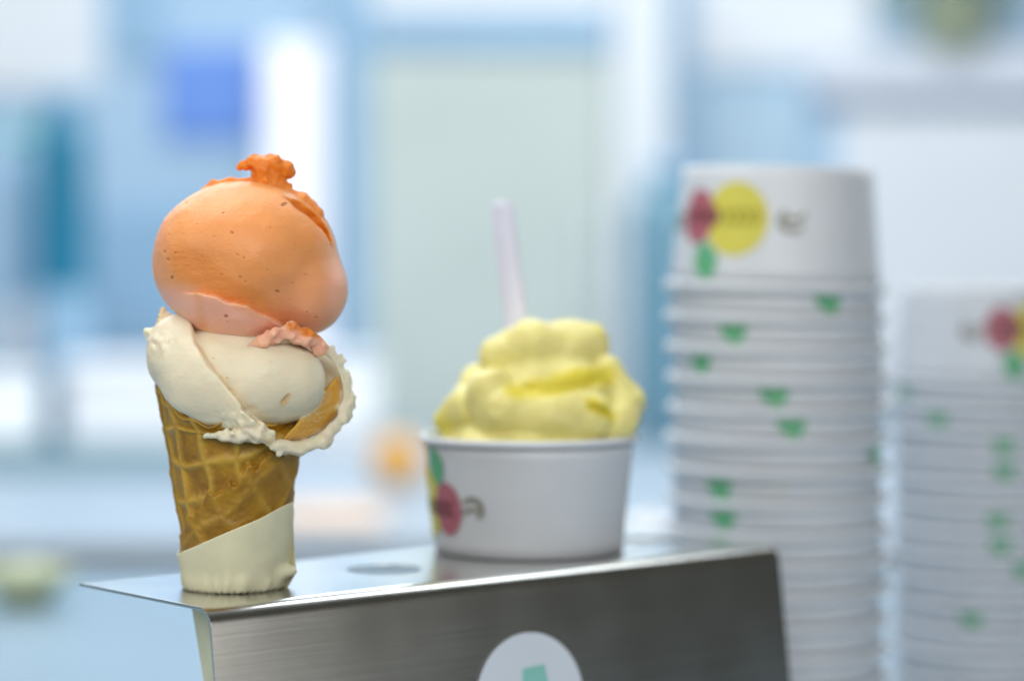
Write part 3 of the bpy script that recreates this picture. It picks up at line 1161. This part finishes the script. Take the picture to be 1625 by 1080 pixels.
left = F.chain([(712, 664, -20, 24), (745, 640, -50, 30), (760, 600, -10, 26)], 8) + n_mid * 3
d = np.minimum(np.minimum(smin(fill, body, 20), smin(top, body, 6)), np.minimum(np.minimum(ledge, right), left))
g1 = F.chain([(818, 606, -122, 9), (868, 606, -120, 12), (930, 604, -96, 10), (960, 590, -70, 7)], 6)
g2 = F.chain([(936, 636, -116, 7), (962, 650, -102, 7)], 6)
d = smax(d, -(g1 + n_sm * 2), 5)
d = smax(d, -(g2 + n_sm * 2), 5)
d = smin(d, F.chain([(880, 516, 6, 8), (920, 519, 8, 11), (944, 526, 6, 11), (950, 548, 4, 11)], 4) + n_sm * 2, 6)
d = smin(d, F.chain([(1003, 640, -10, 12), (1006, 668, -20, 12)], 4) + n_sm * 2, 6)
d = d + n_mid * 3.2 + n_sm * 2.4
wall_in = np.sqrt((F.X - 840) ** 2 + F.W ** 2) - (160 - 0.09 * (F.Y - 690))
d = np.where(F.Y > 688, np.maximum(d, wall_in), d)
v, f = F.mesh(d, 'lemon')
zone = np.maximum.reduce([near_path(v, [(818, 606, -115), (868, 606, -112), (960, 590, -60)], 26),  # both grooves painted deeper yellow, as shade in the creases
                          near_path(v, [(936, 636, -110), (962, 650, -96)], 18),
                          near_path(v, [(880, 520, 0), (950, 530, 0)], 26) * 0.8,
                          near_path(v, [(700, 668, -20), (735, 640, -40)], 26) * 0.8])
lem = field_object('gelato_scoop', v, f, M['lemon'], gcup, CPX, SC, (0, 0, 0), {'deep_tone': zone})
lem.rotation_euler = (0, 0, R(79))
lem['label'] = 'pale yellow lemon gelato heaped above the rim'

# -- plastic spoon standing in it
def spoon():
    pts = [(px(797, 318, cup_c.y + 0.016), 0.0044), (px(798, 332, cup_c.y + 0.016), 0.0050), (px(802, 380, cup_c.y + 0.015), 0.0050),
           (px(810, 440, cup_c.y + 0.014), 0.0052), (px(819, 500, cup_c.y + 0.012), 0.0054), (px(828, 570, cup_c.y + 0.010), 0.0060),
           (px(832, 610, cup_c.y + 0.009), 0.0100), (px(836, 650, cup_c.y + 0.008), 0.0110), (px(839, 680, cup_c.y + 0.007), 0.0050)]
    bm = bmesh.new()
    rings = []
    for p, w in pts:
        ring = [bm.verts.new(p + Vector((w * math.cos(R(a)), 0.0011 * math.sin(R(a)) + (0.002 if w > 0.009 and 200 < a < 340 else 0), 0)))
                for a in range(0, 360, 30)]
        rings.append(ring)
    for a, b_ in zip(rings[:-1], rings[1:]):
        for i in range(12):
            bm.faces.new((a[i], a[(i + 1) % 12], b_[(i + 1) % 12], b_[i]))
    bm.faces.new(rings[0])
    bm.faces.new(rings[-1][::-1])
    o = link('gelato_spoon', bm_mesh(bm), M['spoon'])
    sb = o.modifiers.new('round', 'SUBSURF')
    sb.levels = sb.render_levels = 2
    return tag(o, 'pale plastic spoon standing upright in the lemon gelato', 'spoon')


spoon()

ORD = ['topmost', 'second', 'third', 'fourth', 'fifth', 'sixth', 'seventh', 'eighth', 'ninth', 'tenth', 'eleventh', 'twelfth',
       'thirteenth', 'fourteenth', 'fifteenth', 'sixteenth', 'seventeenth', 'eighteenth']


MEDIUM = CupKind(0.0482, 0.0449, 0.0408, 0.0530, 0.0046, 0.90)


def cup_stack(kind, cx_px, Y, z_rim_top, n, pitch, marks, r_mark, what, group, top_spin):
    c = px(cx_px, 400, Y)
    for k in range(n):
        zr = z_rim_top - k * pitch
        jx, jy = random.uniform(-.0006, .0006), random.uniform(-.0006, .0006)
        if k == 0:
            spin = top_spin
            lab = 'upside-down white paper cup with fruit logo, topmost of ' + what
        else:
            if k in marks:
                s_ = (marks[k] - cx_px) * Y / F_PX / r_mark
                ang = math.asin(max(-0.97, min(0.97, s_)))
            else:
                ang = random.uniform(1.9, 4.2)
            # leaf sits at +0.27 rad on the upright cup; turned over, its angle is mirrored
            spin = ang
            lab = 'upside-down white paper cup, %s from the top of %s' % (ORD[k], what)
        t = kind.build('paper_cup', lab, (c.x + jx, c.y + jy, zr + kind.h), 0, group, True)
        # an upright point at angle a (0 = -Y) turned over about X comes to face +Y; spin brings it round
        leaf_a = 0.0145 / 0.0478
        if k == 0:
            t.rotation_euler = (Matrix.Rotation(top_spin, 3, 'Z') @ Matrix.Rotation(math.pi, 3, 'Y')).to_euler()
        else:
            t.rotation_euler = (Matrix.Rotation(spin + leaf_a, 3, 'Z') @ Matrix.Rotation(math.pi, 3, 'Y')).to_euler()
        tl = Matrix.Rotation(R(1.3 * max(0, 1 - k / 5) + random.uniform(-.5, .5)), 3, 'Y')
        t.rotation_euler = (tl @ t.rotation_euler.to_matrix()).to_euler()


# turned over about Y, the logo still faces -Y with left and right swapped
cup_stack(LARGE, 1235, 1.16, 0.2357, 17, 0.01436,
          {1: 1297, 2: 1155, 3: 1108, 4: 1212, 5: 1240, 6: 1375, 7: 1135, 8: 1140}, 0.0485,
          'the taller stack behind the steel stand', 'upside-down cups in the taller stack', R(-30))
cup_stack(MEDIUM, 1556, 1.30, 0.1835, 15, 0.01295,
          {1: 1432, 2: 1475, 3: 1568, 4: 1570, 6: 1560, 7: 1565, 8: 1600, 10: 1520}, 0.0440,
          'the shorter stack beside the taller one', 'upside-down cups in the shorter stack', R(31))

# ------------------------------------------------------------------ blurred shop behind
BC_Z = -0.037
M['bwhite'] = simple('white_lacquer', (0.80, 0.83, 0.86), 0.45, var=0.02, scale=8)
M['bblue'] = simple('mid_blue_paint', (0.25, 0.47, 0.68), 0.5, var=0.05, scale=8)
M['periwinkle'] = simple('periwinkle_print', (0.16, 0.32, 0.78), 0.5, var=0.08, scale=12)
M['skyblue'] = simple('sky_blue_print', (0.31, 0.50, 0.68), 0.5, var=0.06, scale=8)
M['pale_blue'] = simple('pale_blue_print', (0.46, 0.62, 0.74), 0.5, var=0.05, scale=8)
M['teal_glass'] = simple('teal_glazed_glass', (0.02, 0.20, 0.33), 0.25, var=0.1, scale=20)
M['teal_soft'] = simple('teal_ceramic', (0.17, 0.33, 0.42), 0.4, var=0.1, scale=20)
M['pale_green'] = simple('pale_panel_paint', (0.56, 0.62, 0.58), 0.5, var=0.05, scale=5)
M['foam'] = simple('white_foam', (0.93, 0.94, 0.96), 0.7, var=0.01, scale=40)
M['bcounter'] = simple('pale_counter_stone', (0.36, 0.43, 0.50), 0.4, var=0.06, scale=10)
M['navy'] = simple('dark_blue_front', (0.06, 0.15, 0.25), 0.5, var=0.06, scale=8)
M['orange_peel'] = simple('orange_peel', (0.86, 0.42, 0.06), 0.45, var=0.1, scale=60, bump=0.3)
M['peach'] = simple('peach_cloth', (0.80, 0.58, 0.42), 0.8, var=0.06, scale=50)
M['tray_teal'] = simple('blue_grey_tray', (0.26, 0.40, 0.46), 0.4, var=0.05, scale=12)
M['pistachio'] = simple('pistachio_ceramic', (0.46, 0.50, 0.32), 0.4, var=0.06, scale=25)
M['olive'] = simple('olive_leaf', (0.36, 0.40, 0.22), 0.6, var=0.2, scale=40)
M['lavender'] = simple('lavender_white_paint', (0.70, 0.73, 0.80), 0.5, var=0.03, scale=8)
M['green_label'] = simple('mint_label', (0.20, 0.62, 0.48), 0.5)
M['glow'] = simple('column_glow', (0.82, 0.81, 0.85), 0.5, var=0.0, emit=0.62)  # emission added so the white column looks bright enough


def pbox(x0, x1, y0, y1, Y, depth, bevel=0.004):
    """box whose front face fills the pixel rectangle at depth Y; returns mesh and location of its base"""
    a, b_ = px(x0, y1, Y), px(x1, y0, Y)
    me_ = box_mesh(b_.x - a.x, depth, b_.z - a.z, bevel)
    return me_, Vector(((a.x + b_.x) / 2, Y + depth / 2, a.z))


def part(name, x0, x1, y0, y1, Y, depth, mat, parent, bevel=0.004):
    me_, loc = pbox(x0, x1, y0, y1, Y, depth, bevel)
    return link(name, me_, M[mat], parent, False, loc - Vector(parent.location))


# back counter
bc = thing('back_counter', 'pale stone-topped counter with dark blue front along the back wall', 'counter', (0, 3.3, -0.9))
link('counter_top', box_mesh(3.6, 1.75, 0.035, 0.004, 0.9 + BC_Z - 0.035), M['bcounter'], bc, False, (0, 0, 0))
link('front_panel', box_mesh(3.55, 1.6, 0.8, 0.004, 0.02), M['navy'], bc, False, (0, 0.02, 0))


def on_back(x, Y):
    p = px(x, 400, Y)
    return Vector((p.x, Y, BC_Z))


# bright white column; emission added to lift it to near white
p = px(470, 610, 4.2)
lb = thing('white_column', 'tall narrow white column with added glow hung on wall behind the cone', 'column', p)
part('column_body', 419, 524, 62, 610, 4.21, 0.08, 'bwhite', lb)
part('glow_face', 422, 521, 66, 606, 4.2, 0.008, 'glow', lb, 0.002)

# glazed cabinet in the middle
p = on_back(812, 4.12)
cb_ = thing('display_cabinet', 'pale display cabinet with blue header behind the lemon gelato cup', 'cabinet', p)
part('side_panel', 534, 582, -120, 690, 4.0, 0.24, 'skyblue', cb_)
part('side_panel', 972, 1062, -120, 690, 4.0, 0.24, 'bwhite', cb_)
dr = part('door', 584, 970, 84, 690, 4.02, 0.03, 'pale_green', cb_)
part('header', 584, 970, 26, 80, 4.01, 0.05, 'skyblue', cb_)
part('top_panel', 584, 970, -120, 22, 4.02, 0.2, 'bwhite', cb_)
hd, hl = pbox(935, 947, 330, 480, 3.985, 0.02, 0.003)
link('handle', hd, M['bwhite'], dr, False, hl - Vector(p) - dr.location)

# wall-hung sheets
def wall_panel(name, label, cat, x0, x1, y0, y1, mat, Y=4.29, frame='bwhite'):
    a = px((x0 + x1) / 2, y1, Y)
    t = thing(name, label, cat, a)
    part('frame', x0, x1, y0, y1, Y, 0.012, frame, t, 0.002)
    part('sheet', x0 + 7, x1 - 7, y0 + 7, y1 - 7, Y - 0.004, 0.004, mat, t, 0.001)


wall_panel('wall_poster', 'bright periwinkle blue poster on wall left of white column', 'poster', 258, 408, 76, 222, 'periwinkle', frame='periwinkle')
wall_panel('wall_poster', 'sky blue poster high on the wall above the tall bottle', 'poster', 176, 262, -60, 96, 'skyblue', frame='skyblue')
wall_panel('white_board', 'blank white board on the wall above the dark teal bottle', 'board', -60, 158, -60, 148, 'bwhite')
wall_panel('wall_poster', 'pale blue poster on the wall behind the taller cup stack', 'poster', 1104, 1290, 124, 300, 'pale_blue', frame='skyblue')
wall_panel('white_board', 'blank white board above the pale blue poster and taller cup stack', 'board', 1104, 1386, -80, 112, 'bwhite')
wall_panel('wall_poster', 'light blue poster on wall just above the white tubs', 'poster', 140, 400, 330, 560, 'skyblue', frame='skyblue')
wall_panel('white_board', 'large blank white board behind the shorter cup stack', 'board', 1330, 1760, 176, 640, 'bwhite')

# shelf and plant on the right
p = px(1500, 152, 4.1)
sh = thing('wall_shelf', 'lavender white shelf board above the large white board', 'shelf', (p.x, 4.2, p.z))
part('board', 1290, 1800, 74, 152, 4.25, 0.035, 'lavender', sh)
for xx in (1380, 1660):
    part('bracket', xx, xx + 14, 152, 172, 4.262, 0.022, 'lavender', sh, 0.002)
p = px(1515, 74, 4.255)
pl = thing('potted_plant', 'olive leafed potted plant on the lavender white shelf', 'plant', p)
link('pot', lathe([(0, 0), (0.05, 0), (0.055, 0.005), (0.068, 0.09), (0.072, 0.092), (0.072, 0.10), (0.064, 0.10), (0.06, 0.085), (0, 0.085)], 40),
     M['pistachio'], pl)
vs, fs = [], []
for i in range(420):
    a, e = random.uniform(0, 6.283), random.uniform(-0.6, 1.3)
    r_ = 0.13 * random.uniform(0.35, 1)
    c = Vector((r_ * math.cos(a) * math.cos(e) * 1.15, r_ * math.sin(a) * math.cos(e) * 0.8, 0.12 + r_ * math.sin(e)))
    dv = Vector((math.cos(a), math.sin(a), random.uniform(-.6, .6))).normalized() * random.uniform(0.016, 0.03)
    sd = dv.cross(Vector((random.uniform(-.4, .4), random.uniform(-.4, .4), 1))).normalized() * 0.009
    k = len(vs)
    vs += [c, c + dv * 0.5 + sd, c + dv, c + dv * 0.5 - sd]
    fs.append((k, k + 1, k + 2, k + 3))
fo = link('foliage', mesh_from(vs, fs), M['olive'], pl, False)
fo['kind'] = 'stuff'


# bottles
def bottle(name, label, x, Y, y_top, half_px, mat, band_mat=None, cap='bblue'):
    p_ = on_back(x, Y)
    H = px(x, y_top, Y).z - BC_Z
    r_ = half_px * Y / F_PX
    t = thing(name, label, 'bottle', p_)
    prof = [(0, 0), (r_ * .92, 0), (r_, 0.006), (r_, H * .80), (r_ * .96, H * .85), (r_ * .80, H * .90), (r_ * .56, H * .925), (r_ * .52, H * .945),
            (0, H * .95)]
    link('glass_body', lathe(prof, 48), M[mat], t)
    link('cap', lathe([(0, H * .949), (r_ * .6, H * .949), (r_ * .6, H), (0, H)], 32), M[cap], t)
    if band_mat:
        link('pale_band', lathe([(r_ * 1.004, H * .18), (r_ * 1.012, H * .185), (r_ * 1.012, H * .42), (r_ * 1.004, H * .425)], 48), M[band_mat], t)


bottle('glass_bottle', 'tall dark teal bottle standing between the white tubs', 98, 3.75, 140, 46, 'teal_glass', 'skyblue')  # its sky blue band stands in for a blurred highlight
bottle('glass_bottle', 'slim sky blue bottle beside the dark teal bottle', 34, 3.9, 200, 30, 'skyblue', 'bwhite', 'green_label')
bottle('glass_bottle', 'greyish teal bottle between the cabinet and taller cup stack', 1062, 3.72, 262, 66, 'teal_soft')


# white tubs
def tub(label, x, Y, y_top, half_px):
    p_ = on_back(x, Y)
    H = px(x, y_top, Y).z - BC_Z
    r_ = half_px * Y / F_PX
    t = thing('foam_tub', label, 'tub', p_, 0, 'white foam tubs on the back counter')
    link('tub_wall', lathe([(0, 0), (r_ * .86, 0), (r_ * .9, .004), (r_ * .97, H * .84), (0, H * .84)], 48), M['foam'], t)
    link('lid', lathe([(0, H * .835), (r_, H * .835), (r_, H * .97), (r_ * .96, H), (0, H)], 48), M['foam'], t)


tub('round white foam tub beside the slim sky blue bottle', -8, 3.45, 590, 76)
tub('round white foam tub touching the glowing white column', 540, 3.62, 560, 66)
p = on_back(222, 3.6)
t = thing('foam_box', 'long white foam box with lid between bottle and cone', 'box', p)
H = px(222, 572, 3.6).z - BC_Z
wd = 250 * 3.6 / F_PX
link('box_wall', box_mesh(wd, 0.18, H * 0.78, 0.012, 0, 3), M['foam'], t, True, (0, 0.09, 0))
link('lid', box_mesh(wd + 0.008, 0.188, H * 0.22, 0.01, H * 0.782, 3), M['foam'], t, True, (0, 0.09, 0))

# tray, cloth, fruit on the back counter
p = on_back(180, 3.28)
t = thing('serving_tray', 'blue grey serving tray in front of the long foam box', 'tray', p)
link('tray_base', box_mesh(0.40, 0.22, 0.004, 0.001), M['tray_teal'], t, False)
for sx, sy, lx, ly in ((0.40, 0.008, 0, 0.107), (0.40, 0.008, 0, -0.107), (0.008, 0.206, 0.196, 0), (0.008, 0.206, -0.196, 0)):
    link('tray_edge', box_mesh(sx, sy, 0.02, 0.002, 0.0041), M['tray_teal'], t, False, (lx, ly, 0))


def orange_fruit(label, x, Y, r_):
    p_ = on_back(x, Y)
    t = thing('orange_fruit', label, 'orange', p_)
    n = 20
    link('peel', lathe([(r_ * math.sin(math.pi * i / n) * (1.0), r_ * .96 * (1 - math.cos(math.pi * i / n)) - (0.0016 * math.exp(-((n - i) / 1.5) ** 2))) for i in range(n + 1)], 40), M['orange_peel'], t)
    link('stem', lathe([(0, r_ * 1.88), (0.003, r_ * 1.88), (0.0024, r_ * 1.88 + 0.006), (0, r_ * 1.88 + 0.006)], 12), M['olive'], t)


orange_fruit('bright orange fruit on back counter beside the lemon gelato cup', 630, 3.02, 0.033)
p = on_back(515, 2.62)
bm = bmesh.new()
bmesh.ops.create_grid(bm, x_segments=30, y_segments=30, size=0.5)
for v_ in bm.verts:
    x, y = v_.co.x, v_.co.y
    v_.co = Vector((x * 0.13, y * 0.16, 0.012 + 0.006 * mnoise.noise((x * 5, y * 5, 0.3)) - 0.008 * (abs(x * 2) ** 6 + abs(y * 2) ** 6) * 0.5))
cl = link('folded_cloth', bm_mesh(bm), M['peach'], None, True, p)
md = cl.modifiers.new('thickness', 'SOLIDIFY')
md.thickness = 0.006
tag(cl, 'peach coloured folded cloth lying on the back counter', 'cloth')

# small things on the near counter
p = on_plane(40, 958, 0.0)
t = thing('small_bowl', 'small pistachio green bowl at the far edge of the near counter', 'bowl', p)
link('bowl_wall', lathe([(0, 0), (0.016, 0), (0.017, 0.004), (0.030, 0.016), (0.034, 0.027), (0.032, 0.027), (0.028, 0.017), (0.014, 0.006), (0, 0.006)], 48),
     M['pistachio'], t)
link('gelato_sample', lathe([(0, 0.033), (0.010, 0.031), (0.022, 0.025), (0.0285, 0.0185), (0, 0.0185)], 40), M['pistachio'], t)

p = px(1036, 900, 1.50)
t = thing('sugar_jar', 'glossy white lidded jar between the gelato cup and the tall cup stack', 'jar', (p.x, 1.50, 0.0))
jh = px(1036, 822, 1.50).z
link('jar_body', lathe([(0, 0), (0.017, 0), (0.0185, 0.003), (0.0185, jh - 0.014), (0.016, jh - 0.011), (0, jh - 0.011)], 48), M['foam'], t)
jl = link('lid', lathe([(0.0, jh - 0.0108), (0.019, jh - 0.0108), (0.019, jh - 0.003), (0.016, jh), (0, jh)], 48), M['foam'], t)
link('knob', lathe([(0, jh - 0.0005), (0.004, jh), (0.005, jh + 0.004), (0, jh + 0.007)], 20), M['foam'], jl)
